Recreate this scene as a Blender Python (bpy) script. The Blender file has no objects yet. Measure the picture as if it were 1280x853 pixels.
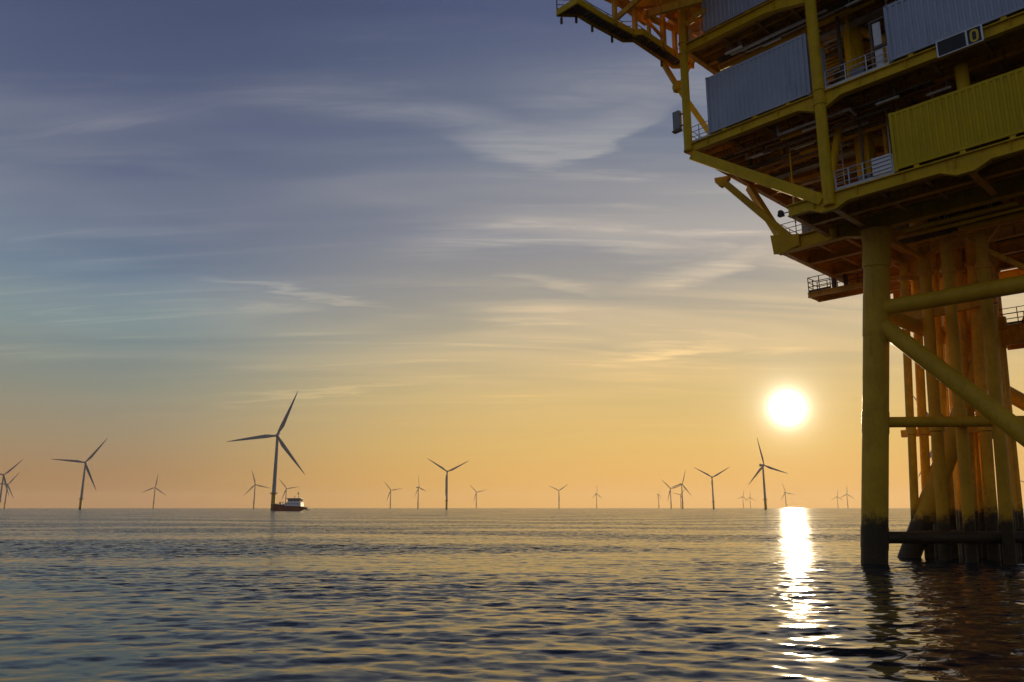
import bpy, bmesh, math, random
import numpy as np
from mathutils import Vector, Matrix

R = math.radians
scene = bpy.context.scene
col = scene.collection

# ------------------------------------------------------------------ camera
CAM_H = 3.0                                   # eye height of someone on the deck of a small boat
PITCH = math.atan(208.5 / 950.0)
cam_data = bpy.data.cameras.new('camera')
cam = bpy.data.objects.new('camera', cam_data)
col.objects.link(cam)
cam.location = (0, 0, CAM_H)
cam.rotation_euler = (math.pi / 2 + PITCH, 0, 0)
cam_data.sensor_width = 36.0
cam_data.lens = 36.0 * 950.0 / 1280.0
cam_data.clip_start = 0.1
cam_data.clip_end = 40000
scene.camera = cam

# ------------------------------------------------------------------ sun, sky, exposure
SUN_AZ = R(20.0)                             # to the right of +Y
SUN_EL = R(6.9)
SUN_DIR = Vector((math.sin(SUN_AZ) * math.cos(SUN_EL), math.cos(SUN_AZ) * math.cos(SUN_EL), math.sin(SUN_EL)))

scene.view_settings.view_transform = 'Standard'
scene.view_settings.look = 'None'
scene.view_settings.exposure = 0.0
scene.view_settings.gamma = 1.0
scene.view_settings.use_curve_mapping = False
scene.cycles.sample_clamp_indirect = 10.0
scene.cycles.sample_clamp_direct = 0.0
scene.cycles.max_bounces = 8
scene.cycles.volume_bounces = 1
scene.cycles.use_denoising = True

sun_data = bpy.data.lights.new('sun', 'SUN')
sun_data.energy = 3.2
sun_data.angle = R(0.55)
sun_data.color = (1.0, 0.72, 0.40)
sun = bpy.data.objects.new('sun', sun_data)
col.objects.link(sun)
sun.rotation_euler = SUN_DIR.to_track_quat('Z', 'Y').to_euler()


class NT:
    """small helper for node trees"""
    def __init__(self, tree):
        self.t = tree
        self.n = tree.nodes
        self.l = tree.links

    def node(self, kind, **props):
        nd = self.n.new(kind)
        for k, v in props.items():
            setattr(nd, k, v)
        return nd

    def put(self, sock, val):
        if val is None:
            return
        if isinstance(val, bpy.types.NodeSocket):
            self.l.new(val, sock)
        else:
            sock.default_value = val

    def math(self, op, a, b=None, c=None, clamp=False):
        nd = self.node('ShaderNodeMath', operation=op)
        nd.use_clamp = clamp
        for i, v in enumerate((a, b, c)):
            self.put(nd.inputs[i], v)
        return nd.outputs[0]

    def vmath(self, op, a, b=None, out=0, scale=None):
        nd = self.node('ShaderNodeVectorMath', operation=op)
        self.put(nd.inputs[0], a)
        self.put(nd.inputs[1], b)
        if scale is not None:
            self.put(nd.inputs['Scale'], scale)
        return nd.outputs[out]

    def smooth(self, v, lo, hi, a=0.0, b=1.0):
        nd = self.node('ShaderNodeMapRange', interpolation_type='SMOOTHSTEP')
        self.put(nd.inputs['Value'], v)
        for k, x in (('From Min', lo), ('From Max', hi), ('To Min', a), ('To Max', b)):
            self.put(nd.inputs[k], x)
        return nd.outputs['Result']

    def mix(self, fac, a, b, blend='MIX'):
        nd = self.node('ShaderNodeMix', data_type='RGBA', blend_type=blend)
        nd.clamp_factor = True
        self.put(nd.inputs[0], fac)
        self.put(nd.inputs[6], a)
        self.put(nd.inputs[7], b)
        return nd.outputs[2]

    def noise(self, vec, scale, detail=4.0, rough=0.55, dist=0.0, color=False):
        nd = self.node('ShaderNodeTexNoise')
        if vec is not None:
            self.l.new(vec, nd.inputs['Vector'])
        nd.inputs['Scale'].default_value = scale
        nd.inputs['Detail'].default_value = detail
        nd.inputs['Roughness'].default_value = rough
        nd.inputs['Distortion'].default_value = dist
        return nd.outputs['Color' if color else 'Fac']

    def ramp(self, fac, stops, interp='LINEAR'):
        nd = self.node('ShaderNodeValToRGB')
        cr = nd.color_ramp
        cr.interpolation = interp
        while len(cr.elements) > 1:
            cr.elements.remove(cr.elements[-1])
        cr.elements[0].position, cr.elements[0].color = stops[0][0], tuple(stops[0][1]) + (1,)
        for p, c in stops[1:]:
            e = cr.elements.new(p)
            e.color = tuple(c) + (1,)
        self.l.new(fac, nd.inputs['Fac'])
        return nd.outputs['Color']


def build_world():
    w = bpy.data.worlds.new('World')
    scene.world = w
    w.use_nodes = True
    t = NT(w.node_tree)
    t.n.clear()
    out = t.node('ShaderNodeOutputWorld')
    bg = t.node('ShaderNodeBackground')
    bg.inputs['Strength'].default_value = 0.1
    t.l.new(bg.outputs[0], out.inputs['Surface'])
    sky = t.node('ShaderNodeTexSky', sky_type='NISHITA')
    sky.sun_disc = False
    sky.sun_elevation = SUN_EL
    sky.sun_rotation = SUN_AZ
    sky.altitude = 0
    sky.air_density = 1.0
    sky.dust_density = 1.0
    sky.ozone_density = 1.0
    def lin(c):
        return tuple((x / 255 / 12.92) if x / 255 <= 0.04045 else ((x / 255 + 0.055) / 1.055) ** 2.4 for x in c)
    tc = t.node('ShaderNodeTexCoord')
    dirv = t.vmath('NORMALIZE', tc.outputs['Generated'])
    sep = t.node('ShaderNodeSeparateXYZ')
    t.l.new(dirv, sep.inputs[0])
    z = t.math('MAXIMUM', sep.outputs['Z'], 0.0)
    # how far round from the sun we look, along the horizon
    flat = t.node('ShaderNodeCombineXYZ')
    t.l.new(sep.outputs['X'], flat.inputs[0]); t.l.new(sep.outputs['Y'], flat.inputs[1])
    flatn = t.vmath('NORMALIZE', flat.outputs[0])
    caz = t.vmath('DOT_PRODUCT', flatn, (math.sin(SUN_AZ), math.cos(SUN_AZ), 0), out=1)
    far_side = [(0, (163, 120, 84)), (.037, (158, 122, 87)), (.078, (150, 131, 104)), (.139, (131, 134, 122)),
                (.211, (113, 132, 139)), (.27, (106, 124, 143)), (.34, (104, 114, 135)), (.445, (90, 99, 125)),
                (.58, (66, 77, 107)), (1, (62, 70, 104))]
    sun_side = [(0, (230, 168, 76)), (.037, (229, 173, 80)), (.078, (224, 180, 92)), (.139, (212, 180, 112)),
                (.211, (194, 174, 134)), (.27, (176, 164, 143)), (.34, (148, 147, 149)), (.445, (110, 120, 138)),
                (.58, (76, 87, 119)), (1, (64, 76, 108))]
    back_side = [(0, (128, 116, 116)), (.08, (124, 118, 124)), (.2, (116, 124, 138)), (.4, (102, 116, 140)), (1, (66, 74, 108))]
    rA, rB, rC = (t.ramp(z, [(p, lin(c)) for p, c in st]) for st in (far_side, sun_side, back_side))
    base = t.mix(t.smooth(caz, -0.2, 0.6), rC, rA)
    base = t.mix(t.smooth(caz, 0.66, 1.02), base, rB)
    # high thin cloud, laid out on a level sheet overhead
    inv = t.math('DIVIDE', 1.0, t.math('ADD', z, 0.10))
    plane = t.vmath('SCALE', flat.outputs[0], scale=inv)
    mp = t.node('ShaderNodeMapping')
    mp.inputs['Rotation'].default_value = (0, 0, R(-9))
    mp.inputs['Location'].default_value = (1.1, 11.9, 0)
    mp.inputs['Scale'].default_value = (0.55, 2.1, 1)
    t.l.new(plane, mp.inputs['Vector'])
    broad = t.noise(mp.outputs[0], 0.9, 3.0, 0.5, 0.6)
    mp2 = t.node('ShaderNodeMapping')
    mp2.inputs['Rotation'].default_value = (0, 0, R(-16))
    mp2.inputs['Location'].default_value = (17.3, 3.1, 0)
    mp2.inputs['Scale'].default_value = (0.45, 3.2, 1)
    t.l.new(plane, mp2.inputs['Vector'])
    wisp = t.noise(mp2.outputs[0], 1.5, 9.0, 0.62, 1.1)
    veil = t.smooth(broad, 0.33, 0.62)
    thread = t.smooth(wisp, 0.5, 0.74)
    fade = t.smooth(z, 0.06, 0.30)
    cloud = t.math('MULTIPLY', t.math('MULTIPLY', thread, t.math('ADD', t.math('MULTIPLY', veil, 0.85), 0.15)), fade)
    # single streaks of cirrus at their own bearing and height in the sky (degrees)
    az = t.math('MULTIPLY', t.math('ARCTAN2', sep.outputs['X'], sep.outputs['Y']), 180 / math.pi)
    el = t.math('MULTIPLY', t.math('ARCSINE', sep.outputs['Z']), 180 / math.pi)
    warp = t.math('MULTIPLY', t.math('SUBTRACT', t.noise(mp.outputs[0], 2.2, 5.0, 0.6), 0.5), 4.2)
    mp3 = t.node('ShaderNodeMapping')
    mp3.inputs['Rotation'].default_value = (0, 0, R(-24))
    mp3.inputs['Scale'].default_value = (0.9, 6.0, 1)
    t.l.new(plane, mp3.inputs['Vector'])
    fibre = t.smooth(t.noise(mp3.outputs[0], 2.0, 8.0, 0.65, 0.7), 0.34, 0.70)

    def streak(az0, half, c0, c1, c2, up, down, amt, ragged=0.75):
        d = t.math('SUBTRACT', az, az0)
        mid_ = t.math('ADD', t.math('MULTIPLY', t.math('ADD', t.math('MULTIPLY', d, c2), c1), d), c0)
        e = t.math('SUBTRACT', t.math('ADD', el, warp), mid_)
        v = t.math('MULTIPLY', t.smooth(e, -down, 0.0), t.smooth(e, up, 0.0))
        v = t.math('MULTIPLY', v, t.smooth(t.math('ABSOLUTE', d), half * 1.25, half * 0.3))
        return t.math('MULTIPLY', v, t.math('ADD', t.math('MULTIPLY', fibre, ragged * amt), (1 - ragged) * amt))
    for s in ((4.2, 9.8, 25.6, .115, .0296, 4.5, 0.7, 1.5, .6), (-10.2, 14.1, 29.1, -.022, -.0074, 2.4, 1.6, .85, .8), (3.0, 13.1, 20.2, -.047, -.0075, 1.5, 1.6, 1.1, .7),
              (14.7, 5.5, 16.9, .151, .0133, 1.7, 0.9, 1.3, .7), (12.1, 4.4, 11.3, .086, .011, 1.0, 0.6, 1.0, .6), (-16.2, 7.6, 15.4, -.064, -.0043, .45, .35, .6, .4),
              (-13.6, 8.0, 8.3, .15, 0, .6, .4, .5, .5), (2.6, 4.2, 16.6, -.15, -.017, .7, .4, .6, .5), (-28.6, 7.5, 23.3, .09, -.01, 1.2, .8, .35, .7),
              (-12.5, 7.2, 29.2, .2, 0, .8, .8, .4, .6), (8.0, 9.0, 30.0, .05, .01, 3.0, 2.2, .7, .8)):
        cloud = t.math('MAXIMUM', cloud, streak(*s))
    dark = t.math('MULTIPLY', t.math('SUBTRACT', 1.0, veil), t.smooth(z, 0.12, 0.3))
    for s in ((-2.0, 15.0, 23.2, -.02, 0, 1.9, 1.9, .8, .25), (-18.0, 14.0, 25.4, .0, 0, 1.3, 1.3, .4, .3)):
        dark = t.math('MAXIMUM', dark, streak(*s))
    base = t.mix(t.math('MULTIPLY', dark, 0.85), base, t.mix(1.0, base, (0.74, 0.79, 0.89, 1), 'MULTIPLY'))
    base = t.mix(t.math('MULTIPLY', t.math('MULTIPLY', veil, fade), 0.9), base, t.mix(1.0, base, (1.32, 1.22, 1.10, 1), 'MULTIPLY'))
    lit = t.mix(1.0, t.mix(1.0, base, (1.62, 1.46, 1.24, 1), 'MULTIPLY'), (0.05, 0.04, 0.025, 1), 'ADD')
    base = t.mix(cloud, base, lit)
    # the sun itself and the bright ring of thin cloud round it
    cs = t.vmath('DOT_PRODUCT', dirv, tuple(SUN_DIR), out=1)
    th = t.math('MULTIPLY', t.math('ARCCOSINE', t.math('MINIMUM', cs, 1.0)), 180 / math.pi)
    core = t.math('MULTIPLY', t.math('POWER', math.e, t.math('MULTIPLY', th, -1 / 0.33)), 30.0)
    mid = t.math('MULTIPLY', t.math('POWER', math.e, t.math('MULTIPLY', th, -1 / 1.05)), 1.25)
    ring = t.math('MULTIPLY', t.math('POWER', math.e, t.math('MULTIPLY', th, -1 / 6.0)), 0.07)
    glow = t.mix(1.0, t.vmath('SCALE', (1.0, 0.93, 0.74), scale=t.math('ADD', core, mid)), t.vmath('SCALE', (1.0, 0.76, 0.40), scale=ring), 'ADD')
    # Background strength is 0.1, so the painted tones are scaled back up; the physical sky is blended in below
    graded = t.vmath('SCALE', t.mix(1.0, base, glow, 'ADD'), scale=10.7)
    soft = t.vmath('MINIMUM', sky.outputs[0], (6.0, 6.0, 6.0))
    final = t.mix(0.06, graded, soft)
    t.put(bg.inputs['Color'], final)
    w.cycles.sampling_method = 'MANUAL'
    w.cycles.sample_map_resolution = 1024


build_world()

# ------------------------------------------------------------------ mesh and object helpers
class MB:
    """collects simple solids and links them as ONE mesh object"""
    def __init__(self):
        self.v, self.f = [], []

    def add(self, vs, fs):
        o = len(self.v)
        self.v += [tuple(p) for p in vs]
        self.f += [tuple(i + o for i in q) for q in fs]
        return self

    def box(self, a, b):
        x0, x1 = sorted((a[0], b[0])); y0, y1 = sorted((a[1], b[1])); z0, z1 = sorted((a[2], b[2]))
        vs = [(x0, y0, z0), (x1, y0, z0), (x1, y1, z0), (x0, y1, z0), (x0, y0, z1), (x1, y0, z1), (x1, y1, z1), (x0, y1, z1)]
        return self.add(vs, [(0, 3, 2, 1), (4, 5, 6, 7), (0, 1, 5, 4), (1, 2, 6, 5), (2, 3, 7, 6), (3, 0, 4, 7)])

    def bar(self, p, q, w, h, up=(0, 0, 1)):
        """box of width w and height h along p-q"""
        p, q = Vector(p), Vector(q)
        d = (q - p).normalized()
        up = Vector(up)
        s = d.cross(up)
        if s.length < 1e-4:
            s = d.cross(Vector((1, 0, 0)))
        s.normalize()
        t = s.cross(d)
        s, t = s * w / 2, t * h / 2
        vs = [p - s - t, p + s - t, p + s + t, p - s + t, q - s - t, q + s - t, q + s + t, q - s + t]
        return self.add(vs, [(0, 3, 2, 1), (4, 5, 6, 7), (0, 1, 5, 4), (1, 2, 6, 5), (2, 3, 7, 6), (3, 0, 4, 7)])

    def tube(self, p, q, r0, r1=None, n=12, cap=True):
        r1 = r0 if r1 is None else r1
        p, q = Vector(p), Vector(q)
        d = (q - p).normalized()
        a = d.orthogonal().normalized()
        b = d.cross(a)
        vs = []
        for c, r in ((p, r0), (q, r1)):
            for i in range(n):
                t = 2 * math.pi * i / n
                vs.append(c + a * (r * math.cos(t)) + b * (r * math.sin(t)))
        fs = [(i, (i + 1) % n, n + (i + 1) % n, n + i) for i in range(n)]
        if cap:
            fs += [tuple(range(n - 1, -1, -1)), tuple(range(n, 2 * n))]
        return self.add(vs, fs)

    def rings(self, rings, cap=True):
        n = len(rings[0])
        vs = [p for r in rings for p in r]
        fs = []
        for k in range(len(rings) - 1):
            for i in range(n):
                j = (i + 1) % n
                fs.append((k * n + i, k * n + j, (k + 1) * n + j, (k + 1) * n + i))
        if cap:
            fs += [tuple(range(n - 1, -1, -1)), tuple(range((len(rings) - 1) * n, len(rings) * n))]
        return self.add(vs, fs)

    def lathe(self, prof, n=24, c=(0, 0)):
        return self.rings([[(c[0] + r * math.cos(2 * math.pi * i / n), c[1] + r * math.sin(2 * math.pi * i / n), z)
                            for i in range(n)] for r, z in prof])

    def prism(self, pts, y0, y1):
        """outline in the x-z plane pushed from y0 to y1"""
        n = len(pts)
        vs = [(x, y0, z) for x, z in pts] + [(x, y1, z) for x, z in pts]
        fs = [tuple(range(n)), tuple(range(2 * n - 1, n - 1, -1))]
        fs += [(i, n + i, n + (i + 1) % n, (i + 1) % n) for i in range(n)]
        return self.add(vs, fs)

    def ibeam(self, p, q, h, w, tf=0.04, tw=0.03):
        """I-section with its TOP along p-q"""
        p, q = Vector(p), Vector(q)
        for dz, ww, hh in ((-tf / 2, w, tf), (-h / 2, tw, h - 2 * tf - 0.002), (-h + tf / 2, w, tf)):
            o = Vector((0, 0, dz))
            self.bar(p + o, q + o, ww, hh)
        return self

    def rail(self, pts, h=1.1, step=1.4, r=0.025, rails=(1.1, 0.75, 0.4), kick=True):
        for a, b in zip(pts[:-1], pts[1:]):
            a, b = Vector(a), Vector(b)
            n = max(1, round((b - a).length / step))
            for i in range(n + 1):
                c = a.lerp(b, i / n)
                self.tube(c, c + Vector((0, 0, h)), r * 1.25, n=6)
            for z in rails:
                self.tube(a + Vector((0, 0, z)), b + Vector((0, 0, z)), r, n=6)
            if kick:
                self.bar(a + Vector((0, 0, 0.09)), b + Vector((0, 0, 0.09)), 0.012, 0.15)
        return self

    def build(self, name, mat, parent=None, smooth=True):
        me = bpy.data.meshes.new(name)
        me.from_pydata(self.v, [], self.f)
        bm = bmesh.new()
        bm.from_mesh(me)
        bmesh.ops.recalc_face_normals(bm, faces=bm.faces)
        bm.to_mesh(me)
        bm.free()
        if smooth:
            me.polygons.foreach_set('use_smooth', [True] * len(me.polygons))
            me.set_sharp_from_angle(angle=R(38))
        me.materials.append(mat)
        o = bpy.data.objects.new(name, me)
        col.objects.link(o)
        if parent:
            o.parent = parent
        return o


def tag(o, label=None, cat=None, group=None, kind=None):
    for k, v in (('label', label), ('category', cat), ('group', group), ('kind', kind)):
        if v:
            o[k] = v
    return o


def thing(name, loc, rz=0.0, label=None, cat=None, group=None):
    o = bpy.data.objects.new(name, None)
    col.objects.link(o)
    o.location = loc
    o.rotation_euler = (0, 0, rz)
    return tag(o, label, cat, group)


def copy_tree(o, parent=None):
    c = o.copy()
    col.objects.link(c)
    c.parent = parent
    for ch in [x for x in col.objects if x.parent == o]:
        copy_tree(ch, c)
    return c


# ------------------------------------------------------------------ materials
def material(name, rgb, rough=0.5, metal=0.0, vary=0.25, scale=0.8, stain=None, stain_amt=0.0, streak=True, tide=None, spec=0.5):
    m = bpy.data.materials.new(name)
    m.use_nodes = True
    t = NT(m.node_tree)
    b = t.n['Principled BSDF']
    geo = t.node('ShaderNodeNewGeometry')
    pos = geo.outputs['Position']
    c = tuple(rgb) + (1,)
    n1 = t.noise(pos, scale, 6, 0.6)
    n2 = t.noise(pos, scale * 7, 4, 0.6)
    f = t.math('ADD', t.math('MULTIPLY', n1, 0.65), t.math('MULTIPLY', n2, 0.35))
    lo = tuple(x * (1 - vary) for x in rgb) + (1,)
    hi = tuple(min(1, x * (1 + vary * 0.6)) for x in rgb) + (1,)
    colr = t.mix(t.smooth(f, 0.35, 0.65), lo, hi)
    if stain and stain_amt:
        mp = t.node('ShaderNodeMapping')
        mp.inputs['Scale'].default_value = (3.0, 3.0, 0.35) if streak else (1, 1, 1)
        t.l.new(pos, mp.inputs['Vector'])
        s = t.noise(mp.outputs[0], 1.1, 7, 0.68)
        colr = t.mix(t.math('MULTIPLY', t.smooth(s, 0.53, 0.72), stain_amt), colr, tuple(stain) + (1,))
    if tide:                                      # weed and black coating near the waterline
        sep = t.node('ShaderNodeSeparateXYZ')
        t.l.new(pos, sep.inputs[0])
        edge = t.math('ADD', sep.outputs['Z'], t.math('MULTIPLY', t.math('SUBTRACT', t.noise(pos, 2.4, 7, 0.72), 0.5), 2.0))
        k = t.smooth(edge, tide - 0.45, tide + 0.35)
        weed = t.mix(t.noise(pos, 5.0, 5, 0.6), (0.016, 0.012, 0.007, 1), (0.075, 0.052, 0.020, 1))
        colr = t.mix(k, weed, colr)
    t.put(b.inputs['Base Color'], colr)
    t.put(b.inputs['Roughness'], t.smooth(n2, 0.3, 0.7, max(0.05, rough - 0.1), min(1, rough + 0.12)))
    b.inputs['Metallic'].default_value = metal
    b.inputs['Specular IOR Level'].default_value = spec
    bp = t.node('ShaderNodeBump')
    bp.inputs['Strength'].default_value = 0.12
    bp.inputs['Distance'].default_value = 0.02
    t.l.new(n2, bp.inputs['Height'])
    t.l.new(bp.outputs[0], b.inputs['Normal'])
    return m


RUST = (0.16, 0.055, 0.018)
M = {}
M['yellow'] = material('weathered_yellow_paint', (0.66, 0.41, 0.004), 0.5, vary=0.16, stain=(0.24, 0.10, 0.01), stain_amt=0.4, spec=0.2)
M['leg'] = material('jacket_yellow_paint', (0.62, 0.36, 0.016), 0.5, vary=0.13, stain=(0.26, 0.11, 0.015), stain_amt=0.45, tide=2.5, spec=0.25)
M['orange'] = material('ochre_steel', (0.70, 0.36, 0.018), 0.45, vary=0.25, stain=RUST, stain_amt=0.5, spec=0.3)
M['tube'] = material('riser_tube_glare_paint', (0.82, 0.46, 0.02), 0.45, vary=0.2, stain=RUST, stain_amt=0.4, tide=2.9, spec=0.3)  # brighter copy of the leg paint, orange sun glare put into its colour
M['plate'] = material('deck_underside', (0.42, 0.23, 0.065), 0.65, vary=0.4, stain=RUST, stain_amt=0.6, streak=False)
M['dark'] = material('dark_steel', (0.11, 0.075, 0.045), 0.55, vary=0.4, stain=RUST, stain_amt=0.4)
M['galv'] = material('galvanised_rail', (0.50, 0.49, 0.47), 0.45, metal=0.3, vary=0.2)
M['pale'] = material('pale_painted_steel', (0.38, 0.43, 0.52), 0.5, vary=0.1, scale=0.5, stain=(0.20, 0.17, 0.15), stain_amt=0.4)
M['yellowbox'] = material('yellow_container_paint', (0.58, 0.40, 0.004), 0.5, vary=0.1, scale=0.5, stain=(0.26, 0.12, 0.01), stain_amt=0.35, spec=0.2)
M['white'] = material('white_paint', (0.74, 0.74, 0.73), 0.45, vary=0.08, stain=(0.35, 0.22, 0.12), stain_amt=0.25)
M['grey'] = material('grey_paint', (0.22, 0.24, 0.27), 0.5, vary=0.2)
M['black'] = material('black_board', (0.016, 0.012, 0.012), 0.55, vary=0.3)
M['letter'] = material('yellow_lettering', (0.72, 0.50, 0.03), 0.5, vary=0.05)
M['turbine'] = material('turbine_grey', (0.32, 0.32, 0.32), 0.7, vary=0.05, spec=0.2, scale=0.1)
M['transition'] = material('transition_yellow', (0.62, 0.40, 0.02), 0.45, vary=0.15, scale=0.3, tide=3.5)
M['hull'] = material('dark_red_hull', (0.24, 0.022, 0.012), 0.5, vary=0.3, scale=0.4, stain=(0.06, 0.03, 0.02), stain_amt=0.5)
M['glass'] = material('dark_window_glass', (0.012, 0.015, 0.018), 0.08, vary=0.1)
M['deckgreen'] = material('boat_deck', (0.12, 0.05, 0.035), 0.7, vary=0.3)
M['rubber'] = material('black_rubber', (0.02, 0.02, 0.02), 0.8, vary=0.3)


# ------------------------------------------------------------------ the sea
def build_sea():
    rs = np.random.RandomState(11)
    # fan of rings round the viewpoint: fine where the camera looks, coarse behind
    fine = np.arange(-47, 47.001, 0.085)
    coarse = np.arange(49, 311.1, 2.0)
    ang = np.radians(np.concatenate([fine, coarse]))
    ratio = 1.0058
    rad = [2.0]
    while rad[-1] < 9000:
        rad.append(rad[-1] * (ratio if rad[-1] > 8 else 1.05))
    rad = np.array(rad)
    A, Rr = np.meshgrid(ang, rad)
    X = (np.sin(A) * Rr).astype(np.float32)
    Y = (np.cos(A) * Rr).astype(np.float32)
    spacing = np.maximum(Rr * (ratio - 1), Rr * np.radians(0.085)).astype(np.float32)
    # patches of rougher and smoother water
    patch = np.zeros_like(X)
    for _ in range(14):
        lx = rs.uniform(35, 160); ly = rs.uniform(14, 60)
        patch += np.sin(X * 2 * np.pi / lx * rs.choice([-1, 1]) + Y * 2 * np.pi / ly + rs.uniform(0, 6.28))
    patch = 1.0 + 0.55 * np.tanh(patch / 2.4)
    Z = np.zeros_like(X); DX = np.zeros_like(X); DY = np.zeros_like(X)
    lost = np.zeros_like(X)
    N = 124
    lam = np.exp(np.linspace(np.log(0.24), np.log(26.0), N)) * np.exp(rs.normal(0, 0.02, N))
    for L in lam:
        th = rs.normal(0, 0.7 if L < 0.9 else (0.42 if L < 4 else 0.26)) + np.radians(-93)     # crests run across the view
        k = 2 * np.pi / L
        s = 0.0072 * np.exp(-((np.log(L) - np.log(0.95)) / 0.95) ** 2) + 0.0018   # slope of this component
        w = np.clip((L / spacing - 1.9) / 1.8, 0, 1)
        w = w * w * (3 - 2 * w)
        amp = s / k * 1.414
        g = patch if L < 3.5 else 1.0
        ph = k * (np.cos(th) * X + np.sin(th) * Y) + rs.uniform(0, 6.28)
        sn, cn = np.sin(ph), np.cos(ph)
        Z += (w * amp * g) * cn
        DX -= (w * amp * g * 0.85 * np.cos(th)) * sn
        DY -= (w * amp * g * 0.85 * np.sin(th)) * sn
        lost += (s * s) * (1 - w * w) * (g * g)
    X += DX; Y += DY
    n0, n1 = X.shape
    co = np.stack([X, Y, Z], -1).reshape(-1, 3)
    co = np.concatenate([co, [[0, 0, 0]]]).astype(np.float32)
    idx = np.arange(n0 * n1).reshape(n0, n1)
    nx = np.roll(idx, -1, axis=1)
    quads = np.stack([idx[:-1], idx[1:], nx[1:], nx[:-1]], -1).reshape(-1, 4)
    quads = quads[:, ::-1]
    tris = np.stack([idx[0], nx[0], np.full(n1, n0 * n1)], -1)[:, ::-1]
    me = bpy.data.meshes.new('sea')
    nl = quads.size + tris.size
    me.vertices.add(len(co)); me.vertices.foreach_set('co', co.ravel())
    me.loops.add(nl)
    me.loops.foreach_set('vertex_index', np.concatenate([quads.ravel(), tris.ravel()]).astype(np.int32))
    me.polygons.add(len(quads) + len(tris))
    start = np.concatenate([np.arange(len(quads)) * 4, quads.size + np.arange(len(tris)) * 3]).astype(np.int32)
    me.polygons.foreach_set('loop_start', start)
    me.update(calc_edges=True)
    me.validate()
    me.polygons.foreach_set('use_smooth', np.ones(len(me.polygons), dtype=bool))
    at = me.attributes.new('ripple', 'FLOAT', 'POINT')
    rip = np.concatenate([np.sqrt(lost * 9.0 + 0.046 ** 2 * (patch ** 2)).ravel(), [0.03]]).astype(np.float32)
    at.data.foreach_set('value', rip)

    m = bpy.data.materials.new('sea_water')
    m.use_nodes = True
    t = NT(m.node_tree)
    b = t.n['Principled BSDF']
    b.inputs['Base Color'].default_value = (0.008, 0.016, 0.022, 1)
    b.inputs['Roughness'].default_value = 0.06
    b.inputs['IOR'].default_value = 1.333
    geo = t.node('ShaderNodeNewGeometry')
    at = t.node('ShaderNodeAttribute', attribute_name='ripple')
    st = t.vmath('MULTIPLY', geo.outputs['Position'], (0.45, 1.0, 1.0))
    n = t.noise(st, 2.6, 2.0, 0.5, 0.3, color=True)
    dev = t.vmath('SUBTRACT', n, (0.5, 0.5, 0.5))
    sp = t.node('ShaderNodeSeparateXYZ')
    t.l.new(dev, sp.inputs[0])
    k = t.math('MULTIPLY', at.outputs['Fac'], 9.0)
    # small waves too fine for the mesh: steep faces on the side they run to, gentle sideways
    dx = t.math('MULTIPLY', sp.outputs['X'], t.math('MINIMUM', t.math('MULTIPLY', k, 0.45), 0.34))
    dy = t.math('MULTIPLY', t.math('SUBTRACT', t.math('MULTIPLY', sp.outputs['Y'], 0.45), t.math('ABSOLUTE', sp.outputs['Y'])), k)
    cb = t.node('ShaderNodeCombineXYZ')
    t.l.new(dx, cb.inputs[0]); t.l.new(dy, cb.inputs[1])
    dev = cb.outputs[0]
    nrm = t.vmath('NORMALIZE', t.vmath('ADD', geo.outputs['Normal'], dev))
    t.l.new(nrm, b.inputs['Normal'])
    me.materials.append(m)
    o = bpy.data.objects.new('sea', me)
    col.objects.link(o)
    tag(o, 'open sea with low rippling waves and a bright sun path', 'sea', kind='structure')


build_sea()


# ------------------------------------------------------------------ the air
def build_haze():
    o = MB().box((-10500, -10500, -2.4), (10500, 10500, 190)).build('haze', bpy.data.materials.new('sea_haze'), smooth=False)
    m = o.data.materials[0]
    m.use_nodes = True
    t = NT(m.node_tree)
    t.n.clear()
    out = t.node('ShaderNodeOutputMaterial')
    v = t.node('ShaderNodeVolumePrincipled')
    v.inputs['Color'].default_value = (0.92, 0.82, 0.68, 1)
    v.inputs['Density'].default_value = 0.00005
    v.inputs['Anisotropy'].default_value = 0.35
    t.l.new(v.outputs[0], out.inputs['Volume'])
    tag(o, 'thin warm sea haze over the horizon', 'haze', kind='stuff')


build_haze()


# ------------------------------------------------------------------ wind turbines
HUB, ROT = 86.0, 57.0


def blade_mesh():
    mb = MB()
    L0, L1 = 1.2, ROT
    rings = []
    for s in np.linspace(0, 1, 15):
        r = L0 + (L1 - L0) * s
        chord = 2.3 + (4.3 - 2.3) * (1 - math.cos(min(1, s / 0.2) * math.pi)) / 2 if s < 0.2 else 4.3 * (1 - (s - 0.2) / 0.8) ** 0.8 + 0.35
        thick = 2.3 * (1 - min(1, s / 0.2)) + min(1, s / 0.2) * chord * (0.26 - 0.14 * s)
        tw = R(16) * (1 - s) ** 2
        off = chord * 0.18 * min(1, s / 0.2)
        bend = -1.8 * s * s                                  # bent a little out of the rotor plane
        ring = []
        for i in range(12):
            a = 2 * math.pi * i / 12
            x, y = chord / 2 * math.cos(a) + off, thick / 2 * math.sin(a)
            ring.append((x * math.cos(tw) - y * math.sin(tw), x * math.sin(tw) + y * math.cos(tw) + bend, r))
        rings.append(ring)
    return mb.rings(rings)


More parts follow.
